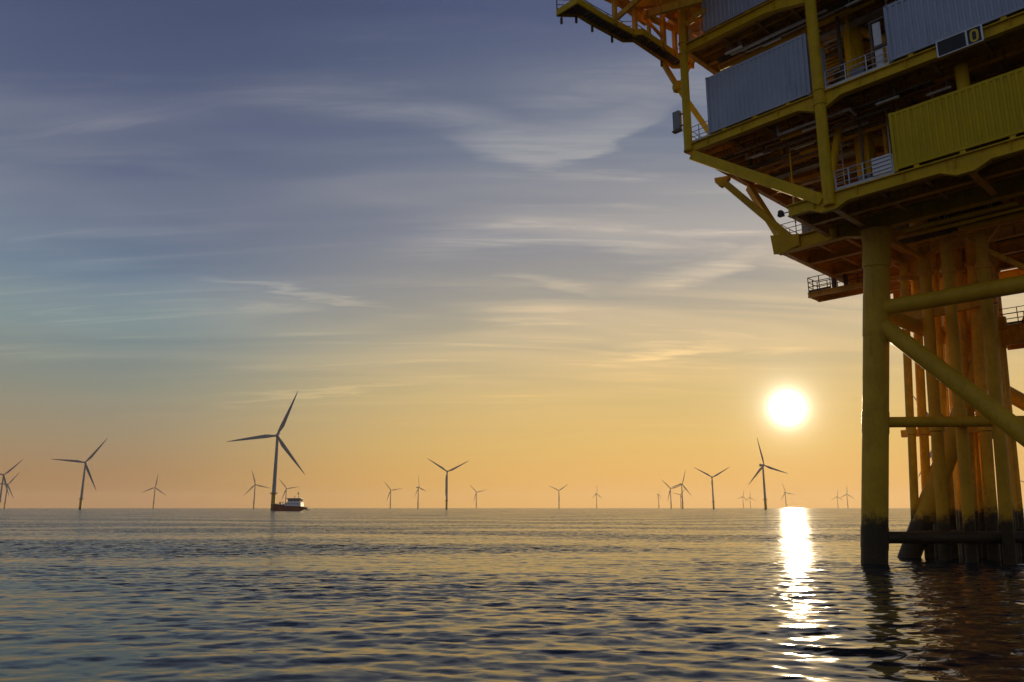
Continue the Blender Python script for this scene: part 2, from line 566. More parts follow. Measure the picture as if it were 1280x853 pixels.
def make_turbine():
    """rotor faces local -Y"""
    root = thing('wind_turbine', (0, 0, 0))
    tp = MB().lathe([(2.5, -1.0), (2.5, 18.6), (2.75, 18.7), (2.75, 19.0), (2.5, 19.1)], 20).build('transition_piece', M['transition'], root)
    pf = MB().lathe([(2.45, 19.12), (4.6, 19.12), (4.6, 19.42), (2.45, 19.42)], 20)
    for i in range(4):
        a = math.pi / 4 + i * math.pi / 2
        pf.bar((2.45 * math.cos(a), 2.45 * math.sin(a), 17.2), (4.3 * math.cos(a), 4.3 * math.sin(a), 19.05), 0.25, 0.25)
    pf.build('work_platform', M['dark'], tp)
    ring = [(4.5 * math.cos(2 * math.pi * i / 12), 4.5 * math.sin(2 * math.pi * i / 12), 19.42) for i in range(13)]
    MB().rail(ring, step=2.4, r=0.05).build('railing', M['yellow'], tp)
    ld = MB()
    for s in (-0.45, 0.45):
        ld.tube((s, -2.9, -1.0), (s, -2.9, 19.2), 0.16, n=8)
    for k in range(24):
        ld.tube((-0.45, -2.9, 0.2 + k * 0.78), (0.45, -2.9, 0.2 + k * 0.78), 0.06, n=5)
    ld.build('boat_landing_ladder', M['transition'], tp)
    MB().lathe([(2.3, 19.1), (2.05, 45), (1.55, HUB - 2.1)], 24).build('tower', M['turbine'], root)
    na = MB()
    rings = []
    for y, s in ((-2.6, 0.72), (-2.2, 0.9), (-0.5, 1.0), (6.5, 1.0), (9.2, 0.86), (9.8, 0.6)):
        rings.append([(2.0 * s * cx, y, HUB + 0.2 + 2.15 * s * cz) for cx, cz in
                      ((-1, -.7), (-.7, -1), (.7, -1), (1, -.7), (1, .7), (.7, 1), (-.7, 1), (-1, .7))])
    na.rings(rings)
    na.box((-1.6, 6.4, HUB + 2.3), (1.6, 8.8, HUB + 3.5))
    nac = na.build('nacelle', M['turbine'], root)
    MB().tube((0.5, 9.0, HUB + 2.3), (0.5, 9.0, HUB + 5.0), 0.07, n=6).tube((-0.2, 9.0, HUB + 4.4), (1.2, 9.0, HUB + 4.4), 0.05, n=6).build('wind_mast', M['grey'], nac)
    hub = MB()
    hub.rings([[(r * math.cos(2 * math.pi * i / 16), y, r * math.sin(2 * math.pi * i / 16)) for i in range(16)]
               for y, r in ((1.7, 1.45), (1.2, 1.65), (-0.6, 1.6), (-1.6, 1.1), (-2.1, 0.4))])
    h = hub.build('rotor_hub', M['turbine'], root)
    h.location = (0, -4.3, HUB)
    b0 = blade_mesh().build('blade', M['turbine'], h)
    for k in (1, 2):
        b = b0.copy()
        col.objects.link(b)
        b.parent = h
        b.rotation_euler = (0, k * 2 * math.pi / 3, 0)
    return root


# x, y on the water in metres; phase of the first blade clockwise from upright; yaw of the rotor away from the viewer
TURBINES = [
    (-276.6, 900.1, 22, -12, 'tallest wind turbine, yellow at its foot, towering above the red service vessel'),
    (-801.6, 1444.6, 35, -8, 'big dark wind turbine far left of the ship with one blade level to the left'),
    (-1317.1, 1997.6, 42, 8, 'wind turbine cut by the left edge of the photo, dark and mid sized'),
    (-1847.5, 2831.7, 34, 10, 'small faint wind turbine half hidden behind the one at the left edge'),
    (-1486.2, 3222.9, 6, 0, 'small wind turbine with one blade upright, alone left of the tallest turbine'),
    (-940.6, 2831.7, -17, 5, 'small wind turbine just left of the tallest turbine and the ship'),
    (-998.5, 3425.5, -40, 10, 'small wind turbine showing right behind the deckhouse of the ship'),
    (-585.2, 3738.5, -40, 5, 'first small wind turbine to the right of the ship, blades in a tilted Y'),
    (-389.9, 3222.9, -15, 58, 'small wind turbine seen almost edge on, left of the mid-sea Y-shaped one'),
    (-153.0, 1818.4, -57, 0, 'mid sized wind turbine with blades in a clear Y at the middle of the horizon'),
    (-193.9, 4220.1, -44, 5, 'small wind turbine next on the right of the mid-sea Y-shaped one'),
    (231.2, 3825.9, -64, 0, 'lone small wind turbine with blades in a Y on the open middle right horizon'),
    (512.3, 4704.5, 0, 48, 'tiny faint wind turbine standing alone between the lone small Y and the cluster'),
    (942.5, 4990.8, 0, 70, 'tiny faint wind turbine seen edge on, leftmost of the cluster left of the sun'),
    (701.0, 3425.5, -45, 8, 'small wind turbine with a tilted Y, close left of the upright-bladed one'),
    (610.7, 2783.4, 17, 38, 'wind turbine with steep upper blade, in front of a tiny one in the cluster'),
    (1084.1, 4990.8, 40, 10, 'tiny wind turbine hidden behind the steep-bladed turbine of the cluster'),
    (559.0, 2156.7, -60, 5, 'wind turbine with a wide Y rotor, left of the big one under the sun'),
    (1751.1, 5885.2, 10, 25, 'left one of two tiny wind turbines beside the big turbine under the sun'),
    (1944.6, 6339.3, 0, 25, 'right one of two tiny wind turbines beside the big turbine under the sun'),
    (502.6, 1541.2, -14, 36, 'big brown wind turbine standing right under the sun beside the glitter path'),
    (1527.3, 4331.7, -20, 35, 'tiny wind turbine standing above the bright sun path on the water'),
    (2467.3, 5885.2, 5, 25, 'left one of two tiny wind turbines between sun path and platform leg'),
    (2091.9, 4843.4, 3, 20, 'right one of two tiny wind turbines close to the platform leg'),
    (508.0, 900.1, -28, 0, 'pale wind turbine tower seen between the platform tubes'),
    (1971.1, 2933.5, -63, 5, 'wind turbine at the right edge of the photo, only a blade tip showing'),
]


def build_turbines():
    proto = make_turbine()
    for i, (x, y, phase, yaw, label) in enumerate(TURBINES):
        o = proto if i == 0 else copy_tree(proto)
        o.location = (x, y, 0)
        o.rotation_euler = (0, 0, math.atan2(-x, y) + R(yaw))
        for ch in o.children if i == 0 else [c for c in col.objects if c.parent == o]:
            if ch.name.startswith('rotor_hub'):
                ch.rotation_euler = (0, R(phase), 0)
        tag(o, label, 'wind turbine', 'wind turbines standing out at sea')


build_turbines()


# ------------------------------------------------------------------ the service vessel, bow to the left
def build_boat():
    D = 745.0
    root = thing('service_vessel', (-212.3, D, 0), R(-6), 'dark red service vessel with white wheelhouse at the foot of the tallest turbine', 'ship')
    root.scale = (0.97, 1.0, 1.16)
    # local: x runs bow (-) to stern (+), y is beam, z up
    stations = [(-18.2, 0.5, 5.2, 3.2), (-17.2, 1.7, 5.0, 0.8), (-15.0, 3.2, 4.8, -0.6), (-11.0, 4.4, 4.5, -0.8), (-4, 4.9, 4.2, -0.8),
                (4.0, 4.9, 4.0, -0.8), (8.5, 4.8, 3.8, -0.6), (11.5, 4.6, 3.6, 0.7), (14.0, 4.4, 3.4, 1.4)]
    mb = MB()
    mb.rings([[(x, -w, top), (x, -w * 0.97, (top + bot) / 2), (x, -w * 0.72, bot), (x, w * 0.72, bot), (x, w * 0.97, (top + bot) / 2), (x, w, top)]
              for x, w, top, bot in stations])
    hull = mb.build('hull', M['hull'], root)
    f = MB()
    for s in (-1, 1):
        for (x0, w0, t0, _), (x1, w1, t1, _) in zip(stations[:-1], stations[1:]):
            f.bar((x0, s * (w0 + 0.1), t0 - 0.25), (x1, s * (w1 + 0.1), t1 - 0.25), 0.3, 0.45)
    f.bar((-18.5, -2.4, 5.0), (-18.5, 2.4, 5.0), 1.0, 1.0).bar((-18.35, -1.9, 3.8), (-18.35, 1.9, 3.8), 0.6, 0.9)
    f.build('fender', M['rubber'], hull)
    bw = MB()
    for s in (-1, 1):
        for (x0, w0, t0, _), (x1, w1, t1, _) in zip(stations[1:4], stations[2:5]):
            bw.bar((x0, s * (w0 - 0.1), t0 + 0.4), (x1, s * (w1 - 0.1), t1 + 0.4), 0.15, 0.85)
    bw.build('bulwark', M['hull'], hull)
    for s in (-1, 1):
        MB().rail([(-16.5, s * 2.0, 5.0), (-11, s * 4.1, 4.6), (-4.8, s * 4.6, 4.3)], r=0.06, step=2).build('deck_rail', M['white'], hull)
    ramp = MB().prism([(12.6, 3.35), (14.1, 3.35), (18.0, 2.6), (19.0, 1.2), (18.4, 0.6), (16.2, 1.4), (12.6, 1.3)], -3.6, 3.6)
    ramp.build('stern_platform', M['transition'], root)
    # superstructure
    dh = MB().prism([(-6.2, 4.4), (-4.0, 6.3), (-1.2, 7.2), (12.0, 7.2), (12.0, 5.8), (12.2, 3.75), (-6.2, 4.2)], -4.1, 4.1)
    house = dh.build('deckhouse', M['white'], root)
    pw = MB()
    for x in (-3.2, -0.4, 2.4, 5.2, 8.0):
        for s in (-1, 1):
            pw.box((x, s * 4.09, 5.35), (x + 1.3, s * 4.14, 6.2))
    pw.build('cabin_windows', M['glass'], house)
    MB().prism([(-2.2, 7.2), (-1.0, 7.9), (10.4, 7.9), (11.2, 7.2)], -3.9, 3.9).build('wheelhouse_base', M['white'], house)
    wh = MB().prism([(-1.2, 7.92), (-2.2, 9.9), (10.9, 9.9), (10.6, 7.92)], -3.6, 3.6)
    w = wh.build('wheelhouse_windows', M['glass'], root)
    mu = MB()
    for x in np.linspace(-1.2, 10.4, 9):
        for s in (-1, 1):
            mu.box((x - 0.12, s * 3.58, 7.94), (x + 0.12, s * 3.66, 9.88))
    mu.build('window_mullions', M['white'], w)
    rf = MB().box((-3.2, -4.1, 9.92), (11.6, 4.1, 10.35)).build('wheelhouse_roof', M['grey'], root)
    ms = MB().tube((7.6, 0, 10.35), (7.6, 0, 15.4), 0.22, 0.12, 8).bar((6.2, 0, 13.4), (9.0, 0, 13.4), 0.2, 0.2).bar((7.6, -1.6, 12.6), (7.6, 1.6, 12.6), 0.18, 0.18)
    ms.box((6.9, -0.5, 14.0), (8.3, 0.5, 15.0))
    ms.tube((7.6, 0, 15.0), (7.6, 0, 17.2), 0.06, n=6)
    ms.build('mast', M['dark'], root)
    MB().box((2.8, -0.3, 11.4), (5.6, 0.3, 11.7)).tube((4.2, 0, 10.35), (4.2, 0, 11.4), 0.2, n=8).build('radar_scanner', M['white'], root)
    lr = MB().tube((10.0, -3.0, 10.8), (10.0, -1.4, 10.8), 0.4, n=10).build('liferaft_canister', M['white'], root)
    cr = MB().tube((-8.5, 2.2, 4.5), (-8.5, 2.2, 7.4), 0.35, n=10).bar((-8.5, 2.2, 7.2), (-12.8, 1.6, 7.0), 0.4, 0.5)
    cr.build('deck_crane', M['transition'], root)
    MB().box((-10.6, -2.2, 4.55), (-8.8, 0.4, 6.7)).box((-13.0, -1.4, 4.7), (-12.0, 0.8, 5.7)).build('deck_locker', M['hull'], root)


build_boat()


# ------------------------------------------------------------------ the offshore substation
# its own axes: x (u) along the seaward face towards the right, y (v) into the platform, z up from the sea
PLAT = Vector((11.2857, 45.0, 0.0))
PLAT_RZ = -R(90 - 43.7)
PM = Matrix.Translation(PLAT) @ Matrix.Rotation(PLAT_RZ, 4, 'Z')
ZL, ZM, ZU = 19.75, 25.80, 32.92              # floor levels


def build_platform():
    rnd = random.Random(5)
    root = thing('offshore_substation', PLAT, PLAT_RZ, 'huge yellow offshore platform on battered legs at the right', 'offshore platform')
    Y, O, P, DK, G = M['yellow'], M['orange'], M['plate'], M['dark'], M['galv']

    def part(name, mb, mat, parent=root, smooth=True):
        return mb.build(name, mat, parent, smooth)

    # ---- jacket: legs, braces
    def legpt(u0, v0, du, dv, z):
        return (u0 + du * z / 18.7, v0 + dv * z / 18.7, z)
    legs = [(7.14, 5.06, 1.96, 0.1), (22.6, 4.2, -1.2, 0.9), (7.8, 21.5, 1.5, -1.6), (22.6, 22.5, -1.4, -1.6)]
    for i, L in enumerate(legs):
        mb = MB()
        mb.tube(legpt(*L, -1.0), legpt(*L, 16.6), 0.69, n=28)
        lg = part('leg', mb, M['leg'])
        sl = MB().tube(legpt(*L, 16.6), legpt(*L, 18.05), 0.77, n=28).tube(legpt(*L, 18.05), legpt(*L, 18.79), 0.77, 0.92, n=28)
        part('leg_sleeve', sl, M['leg'], lg)
        for z in (4.4, 7.1, 10.2, 13.0):
            part('weld_ring', MB().tube(legpt(*L, z - 0.02), legpt(*L, z + 0.02), 0.702, n=28), M['leg'], lg)
        for z0, z1 in ((12.6, 15.0), (7.1, 8.3), (0.8, 2.0)):
            part('node_can', MB().tube(legpt(*L, z0), legpt(*L, z1), 0.715, n=28), M['leg'], lg)
    A1 = lambda z: Vector(legpt(*legs[0], z))
    A2 = lambda z: Vector(legpt(*legs[1], z))
    B1 = lambda z: Vector(legpt(*legs[2], z))
    B2 = lambda z: Vector(legpt(*legs[3], z))
    for p, q, r in ((A1(14.15), A2(14.0), 0.45), (A1(13.5), Vector((22.4, 4.3, -1.4)), 0.475), (B1(14.1), B2(14.1), 0.42), (B1(12.4), B2(1.0), 0.5),
                    (A1(14.1), B1(14.1), 0.42), (A2(14.1), B2(14.1), 0.42)):
        part('brace', MB().tube(p, q, r, n=20), M['leg'])
    part('brace', MB().tube((5.95, 12.26, -1.0), (9.9, 13.4, 8.4), 0.62, n=20).tube((9.9, 13.4, 8.4), (11.8, 13.9, 13.0), 0.62, n=20), M['leg'])
    part('brace', MB().tube(A1(7.7), (13.7, 10.2, 7.7), 0.30, n=16).tube((13.7, 10.2, 7.7), (22.0, 16.9, 7.7), 0.30, n=16), M['leg'])
    part('brace', MB().tube(A1(1.4), (12.87, 11.16, 1.4), 0.33, n=16).tube((12.87, 11.16, 1.4), (20.9, 19.5, 1.4), 0.33, n=16), M['leg'])

    # ---- riser tubes hanging down to the sea bed
    tubes = [((8.51, 11.12, 19.9), (6.74, 12.62), .24, 'tube'), ((9.0, 11.69, 19.92), (7.29, 13.19), .27, 'tube'),  # tubes in orange glare get the brighter paint, olive sky-lit ones the leg paint
             ((10.07, 9.97, 19.57), (8.73, 11.47), .33, 'leg'), ((9.48, 12.98, 20.33), (7.43, 14.48), .27, 'tube'),
             ((11.83, 8.12, 18.87), (10.64, 9.62), .30, 'leg'), ((10.23, 16.61, 21.4), (7.4, 18.11), .30, 'tube'),
             ((13.61, 8.26, 18.76), (12.46, 9.76), .31, 'leg'), ((11.86, 17.68, 21.2), (10.79, 19.18), .33, 'tube'),
             ((10.57, 16.93, 21.28), (8.91, 18.43), .30, 'tube'), ((10.8, 17.34, 21.3), (9.31, 18.84), .32, 'tube'),
             ((9.22, 15.95, 21.22), (7.98, 17.45), .28, 'tube'), ((11.3, 15.4, 21.0), (9.7, 16.9), .36, 'tube'),
             ((12.5, 14.0, 20.6), (11.0, 15.4), .36, 'tube'), ((12.2, 12.0, 20.2), (10.75, 13.4), .33, 'tube'),
             ((11.2, 12.6, 20.2), (9.55, 14.0), .30, 'tube')]
    slim = random.Random(21)
    for k in range(13):
        bu, bv = slim.uniform(8.2, 11.2), slim.uniform(13.0, 18.5)
        tubes.append(((bu + slim.uniform(0.9, 1.6), bv - 1.5, 20.6), (bu, bv), slim.choice((.13, .17, .22)), 'tube'))
    for (tu, tv, tz), (bu, bv), r, mt in tubes:
        top, bot = Vector((tu, tv, tz)), Vector((bu, bv, 0))
        d = (bot - top).normalized()
        lo = bot + d * (1.0 / -d.z)
        mb = MB()
        z_n = 8.0
        f = (tz - z_n) / tz
        mid = top.lerp(bot, f)
        mb.tube(top, mid + Vector((0, 0, 0.5)) - d * 0, r, n=16)
        mb.tube(mid + Vector((0, 0, 0.5)), mid - Vector((0, 0, 0.5)), r * 1.25, n=16)
        mb.tube(mid - Vector((0, 0, 0.5)), lo, r, r * 1.06, n=16)
        o = part('riser_tube', mb, M[mt])
        fl = MB()
        q = top.lerp(bot, 0.12)
        fl.tube(q, q + d * 0.12, r + 0.11, n=16).tube(q + d * 0.14, q + d * 0.26, r + 0.11, n=16)
        part('flange', fl, M['orange'], o)
    # stiff arms from the tube tops to the girders
    for a, b in (((8.6, 11.0, 18.3), (7.4, 9.0, 18.9)), ((10.1, 9.9, 17.9), (9.0, 7.4, 18.85)), ((10.1, 9.9, 18.0), (11.4, 9.9, 18.8)),
                 ((11.9, 8.2, 17.7), (10.9, 8.2, 18.8)), ((13.6, 8.3, 17.6), (12.4, 8.3, 18.8)), ((13.6, 8.3, 17.6), (14.7, 8.3, 18.8)),
                 ((13.6, 8.3, 17.3), (16.0, 9.6, 15.4))):
        part('support_arm', MB().bar(a, b, 0.2, 0.26), O)
    # guide frames holding the tubes
    for a, b, w, h in (((6.4, 13.4, 7.7), (13.0, 13.4, 7.7), 0.4, 0.45), ((6.9, 18.9, 7.7), (13.4, 18.9, 7.7), 0.4, 0.45),
                       ((7.2, 11.5, 14.9), (13.2, 11.5, 15.3), 0.35, 0.9), ((7.6, 16.4, 14.6), (12.4, 16.4, 14.6), 0.35, 0.8),
                       ((8.0, 11.0, 14.6), (8.6, 19.5, 14.6), 0.35, 0.7)):
        part('guide_beam', MB().bar(a, b, w, h), O)
    for a, b in (((6.6, 12.2, 1.4), (12.9, 12.2, 1.4)), ((7.0, 18.4, 1.4), (12.9, 18.4, 1.4))):
        part('guide_beam', MB().bar(a, b, 0.5, 0.55), M['leg'])

    # ---- decks (plates)
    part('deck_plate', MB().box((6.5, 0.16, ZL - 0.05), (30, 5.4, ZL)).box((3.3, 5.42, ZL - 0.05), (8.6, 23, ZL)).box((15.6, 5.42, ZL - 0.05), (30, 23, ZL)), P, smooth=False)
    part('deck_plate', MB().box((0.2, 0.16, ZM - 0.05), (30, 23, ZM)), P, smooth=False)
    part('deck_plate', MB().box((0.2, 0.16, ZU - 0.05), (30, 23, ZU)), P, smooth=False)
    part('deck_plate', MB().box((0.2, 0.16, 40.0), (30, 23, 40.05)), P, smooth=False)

    # ---- front face: edge girders with haunches at the columns
    def girder(u0, u1, v, ztop, h, haunch=(), w=0.34, mat=Y, tf=0.06):
        mb = MB()
        pts = [(u0, ztop - 0.004)]
        low = []
        xs = [(u0, 0.0)]
        for hu, hl, hd in haunch:
            for x, d in ((hu - hl, 0), (hu - 0.38, hd), (hu + 0.38, hd), (hu + hl, 0)):
                if u0 <= x <= u1:
                    xs.append((x, d))
        xs.append((u1, 0.0))
        xs.sort()
        web = [(x, ztop - h - d + tf) for x, d in xs]
        mb.prism([(u0, ztop - tf)] + web + [(u1, ztop - tf)], v - 0.02, v + 0.02)
        mb.box((u0, v - w / 2, ztop - tf + 0.001), (u1, v + w / 2, ztop))
        for (xa, da), (xb, db) in zip(xs[:-1], xs[1:]):
            mb.bar((xa, v, ztop - h - da + tf / 2), (xb, v, ztop - h - db + tf / 2), w, tf)
        u = u0 + 1.5
        while u < u1 - 0.5:
            mb.box((u - 0.012, v - w / 2 + 0.02, ztop - h + tf), (u + 0.012, v - 0.022, ztop - tf))
            u += 2.35
        return mb
    part('edge_girder', girder(6.32, 30, 0, 19.70, 0.68, ((8.65, 1.05, 0.30), (15.3, 1.1, 0.34))), Y)
    part('edge_girder', girder(0.0, 30, 0, 25.74, 0.62, ((8.65, 1.2, 0.38),)), Y)
    part('edge_girder', girder(0.3, 30, 0, 32.86, 0.66, ((8.65, 2.6, 0.55),)), Y)
    part('edge_girder', girder(0.3, 30, 0, 39.9, 0.66, ()), Y)
    part('edge_girder', girder(3.1, 30, 5.0, 19.70, 0.92, ((8.9, 1.4, 0.25), (21.8, 1.4, 0.25)), 0.5), Y)
    for v, u0 in ((8.6, 3.4), (12.2, 3.5), (15.6, 3.6), (19.2, 3.6), (22.8, 3.6)):
        part('deck_beam', girder(u0, 30, v, 19.68, 0.82, (), 0.4), O)
    part('deck_beam', girder(6.5, 30, 2.3, 19.68, 0.6, (), 0.36), O)
    for v in (2.5, 5.0, 7.6, 10.2, 13.0, 16.0, 19.5, 22.8):
        part('deck_beam', girder(0.22, 30, v, 25.73, 0.75 if v in (5.0, 13.0) else 0.5, (), 0.34), O)
        part('deck_beam', girder(0.3, 30, v, 32.85, 0.75 if v in (5.0, 13.0) else 0.5, (), 0.34), O)
    # cross beams running inwards
    def cross(u, v0, v1, ztop, h, w=0.3, mat=O):
        part('cross_beam', MB().ibeam((u, v0, ztop), (u, v1, ztop), h, w, 0.05, 0.03), mat)
    for u in (0.2,):
        cross(u, 0.16, 22.9, 25.735, 0.62, 0.34, O)
        cross(u + 0.1, 0.16, 22.9, 32.855, 0.62, 0.34, O)
    for u in (2.6, 4.9, 7.0, 9.4, 11.8, 14.2, 16.6, 19, 21.5, 24):
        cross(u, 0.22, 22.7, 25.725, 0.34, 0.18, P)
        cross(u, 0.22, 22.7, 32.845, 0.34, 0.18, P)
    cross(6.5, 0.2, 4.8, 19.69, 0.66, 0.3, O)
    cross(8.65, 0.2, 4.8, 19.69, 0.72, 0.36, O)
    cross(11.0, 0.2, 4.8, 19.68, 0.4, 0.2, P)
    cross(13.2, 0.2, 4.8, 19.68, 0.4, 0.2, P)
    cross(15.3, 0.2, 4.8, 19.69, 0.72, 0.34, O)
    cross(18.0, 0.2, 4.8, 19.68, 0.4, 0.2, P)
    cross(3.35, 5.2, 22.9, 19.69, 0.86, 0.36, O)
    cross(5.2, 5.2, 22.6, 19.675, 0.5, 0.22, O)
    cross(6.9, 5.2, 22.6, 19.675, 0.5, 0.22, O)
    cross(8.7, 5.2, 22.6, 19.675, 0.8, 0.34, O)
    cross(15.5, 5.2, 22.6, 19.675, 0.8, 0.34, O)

    for v in (6.2, 7.4, 9.8, 11.0, 13.4, 14.5):
        cross_u = MB().ibeam((3.5, v, 19.68), (8.5, v, 19.68), 0.26, 0.14, 0.03, 0.02)
        part('deck_stiffener', cross_u, O)
    for v in (0.75, 1.4, 3.1, 3.9):
        part('deck_stiffener', MB().ibeam((6.7, v, 19.68), (30, v, 19.68), 0.24, 0.14, 0.03, 0.02), O)
    for v in (0.8, 1.65, 3.3, 4.1, 5.9, 6.7, 8.5, 9.3):
        part('deck_stiffener', MB().ibeam((0.4, v, 25.7), (15, v, 25.7), 0.24, 0.14, 0.03, 0.02), O)
        part('deck_stiffener', MB().ibeam((0.5, v, 32.82), (15, v, 32.82), 0.24, 0.14, 0.03, 0.02), O)
    # ---- columns
    def column(u, v, z0, z1, r, mat=Y, rings=()):
        mb = MB().tube((u, v, z0), (u, v, z1), r, n=24)
        for z in rings:
            mb.tube((u, v, z - 0.05), (u, v, z + 0.05), r + 0.05, n=24)
        part('column', mb, mat)
    column(0.12, -0.1, 25.2, 44, 0.26, Y, (25.3, 32.15, 32.95, 39.3))
    column(8.68, -0.1, 19.0, 44, 0.31, Y, (25.0, 25.85, 32.1, 33.0))
    column(9.0, 5.0, 19.72, 44, 0.55, Y)
    column(9.0, 13.0, 19.72, 44, 0.55, O)
    column(21.8, 5.0, 19.72, 44, 0.55, Y)
    column(15.3, 1.6, 19.72, 25.1, 0.3, Y)
    column(1.2, 13.0, 25.8, 40, 0.4, O)
    column(4.2, 12.0, 19.72, 25.2, 0.3, O)
    # diagonals
    def diag(a, b, w=0.42, h=0.5, mat=Y, round_=False):
        mb = MB()
        (mb.tube(a, b, w / 2, n=18) if round_ else mb.bar(a, b, w, h))
        part('diagonal_brace', mb, mat)
    diag((0.32, 0, 24.95), (8.3, 0, 19.45), 0.34, 0.62)
    diag((-0.5, 4.85, 25.0), (3.9, 4.95, 19.75), 0.4, 0.42)
    diag((0.2, 7.3, 25.0), (3.5, 5.3, 19.3), 0.4, 0.44)
    diag((7.6, 2.2, 19.85), (8.45, 2.9, 25.0), 0.42, 0.42, Y, True)
    diag((9.0, 5.0, 24.9), (15.2, 5.0, 20.0), 0.5, 0.5, Y, True)
    diag((9.0, 5.0, 32.1), (15.2, 5.0, 26.2), 0.5, 0.5, O, True)
    diag((9.0, 13.0, 24.8), (3.6, 13.0, 20.0), 0.4, 0.4, O, True)
    diag((0.9, 2.6, 26.0), (-1.55, 1.6, 31.2), 0.32, 0.34, Y)
    diag((-1.5, 1.6, 31.1), (-2.2, 0.9, 33.1), 0.28, 0.3, O)
    diag((-1.5, 1.6, 31.1), (-0.9, 2.4, 33.1), 0.24, 0.26, O)
    ball = MB().lathe([(0.05, 30.75), (0.34, 30.9), (0.42, 31.2), (0.34, 31.5), (0.05, 31.65)], 14, (-1.5, 1.6))
    part('brace_node', ball, Y)
    # gussets under the deck edge
    part('gusset', MB().prism([(-1.0, 25.3), (0.1, 25.12), (0.1, 24.95), (-0.25, 24.55), (-0.6, 24.5), (-0.95, 24.95)], 4.7, 5.0), Y)
    part('gusset', MB().prism([(2.75, 20.1), (4.6, 19.72), (4.6, 19.0), (3.2, 18.72), (2.9, 18.78)], 4.72, 4.74), Y)

    # ---- railings
    part('railing', MB().rail([(0.15, 0.05, ZM), (1.55, 0.05, ZM)], step=0.7), G)
    part('railing', MB().rail([(0.05, 0.2, ZM), (0.05, 4.6, ZM)], step=1.2), G)
    part('railing', MB().rail([(9.05, 0.02, ZM + 0.02), (12.42, 0.02, ZM + 0.02)], step=1.15, r=0.03), G)
    part('railing', MB().rail([(9.05, 0.02, ZL + 0.02), (12.05, 0.02, ZL + 0.02)], step=0.75, r=0.03), G)
    part('railing', MB().rail([(0.5, 0.05, ZU), (1.4, 0.05, ZU)], step=0.7), G)
    part('railing', MB().rail([(6.5, 0.3, ZL), (6.5, 5.0, ZL)], step=1.3), G)
    part('railing', MB().rail([(3.25, 5.3, ZL), (5.2, 5.3, ZL)], step=0.9).rail([(3.25, 5.3, ZL), (3.25, 10.0, ZL)], step=1.3), G)

    # ---- things fixed to the face and the corner
    jb = MB().box((-0.82, -0.32, 27.0), (-0.34, 0.0, 28.25))
    j = part('antenna_panel', jb, M['grey'])
    part('panel_bracket', MB().bar((-0.36, -0.12, 28.0), (0.0, -0.12, 28.0), 0.07, 0.07).bar((-0.36, -0.12, 27.2), (0.0, -0.12, 27.2), 0.07, 0.07).box((-0.9, -0.34, 26.86), (-0.3, 0.0, 26.96)), DK, j)
    part('corner_ladder', MB().bar((-0.2, -0.05, 25.3), (-0.2, -0.05, 27.1), 0.05, 0.05).bar((-0.2, -0.05, 27.1), (0.0, -0.05, 27.1), 0.05, 0.05), G)
    fl = MB().bar((6.0, -0.05, 19.33), (6.34, -0.05, 19.33), 0.05, 0.05)
    fl.prism([(5.72, 19.2), (6.04, 19.2), (5.98, 19.52), (5.8, 19.52)], -0.2, 0.1)
    part('floodlight', fl, M['black'])
    lv = MB().box((11.05, -0.06, 19.95), (12.0, -0.02, 20.9))
    lp = part('louvred_panel', lv, M['white'])
    sl = MB()
    for k in range(4):
        sl.bar((11.07, -0.075, 20.1 + k * 0.22), (11.98, -0.075, 20.13 + k * 0.22), 0.05, 0.035)
    part('louvre_slats', sl, M['grey'], lp)
    # tall glazed door beside the white container
    dr = MB()
    for x0, x1 in ((11.45, 11.56), (12.24, 12.34)):
        dr.box((x0, 0.55, ZM + 0.02), (x1, 0.7, 29.1))
    for z in (25.84, 27.35, 28.98):
        dr.box((11.56, 0.56, z), (12.24, 0.69, z + 0.14))
    d = part('door_frame', dr, DK)
    part('door_panel', MB().box((11.62, 0.6, 26.05), (12.02, 0.65, 27.3)).box((11.62, 0.6, 27.55), (12.02, 0.65, 28.9)), M['white'], d)

    # ---- rooms and plant inside the decks
    def room(u0, u1, v0, v1, z0, z1, mat, name='equipment_room'):
        mb = MB().box((u0, v0, z0), (u1, v1, z1))
        u = u0 + 0.4
        while u < u1 - 0.2:
            mb.box((u, v0 - 0.06, z0 + 0.1), (u + 0.12, v0 - 0.001, z1 - 0.1))
            u += 0.85
        part(name, mb, mat)
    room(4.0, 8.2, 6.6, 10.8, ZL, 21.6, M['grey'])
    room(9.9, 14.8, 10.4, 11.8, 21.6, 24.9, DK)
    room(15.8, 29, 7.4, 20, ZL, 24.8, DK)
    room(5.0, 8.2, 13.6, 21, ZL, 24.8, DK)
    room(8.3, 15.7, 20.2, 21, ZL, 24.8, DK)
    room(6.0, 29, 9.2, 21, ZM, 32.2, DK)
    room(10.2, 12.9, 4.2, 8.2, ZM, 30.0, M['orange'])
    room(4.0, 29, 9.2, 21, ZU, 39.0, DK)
    room(13.2, 24, 5.6, 9.0, ZM, 31.0, DK)
    room(2.4, 5.4, 10.4, 17, ZM, 29.6, O)
    # pipes, cable trays, light fittings under the decks
    for zt, u0, n in ((25.0, 0.9, 26), (32.1, 0.9, 22), (18.75, 9.4, 12)):
        for k in range(n):
            v = rnd.uniform(0.9, 8.4) if zt > 19 else rnd.uniform(5.6, 9.0)
            z = zt - rnd.uniform(0.05, 0.55)
            a = u0 + rnd.uniform(0, 5)
            b = a + rnd.uniform(2.5, 9)
            r = rnd.choice((0.04, 0.06, 0.09, 0.13))
            mb = MB().tube((a, v, z), (b, v, z), r, n=10)
            if rnd.random() < 0.6:
                mb.tube((b, v, z), (b, v + rnd.uniform(-1.5, 2.5), z), r, n=10)
            if rnd.random() < 0.6:
                mb.tube((a, v, z), (a, v, z + 0.6), r, n=10)
            part('pipe', mb, rnd.choice((O, DK, G, Y)))
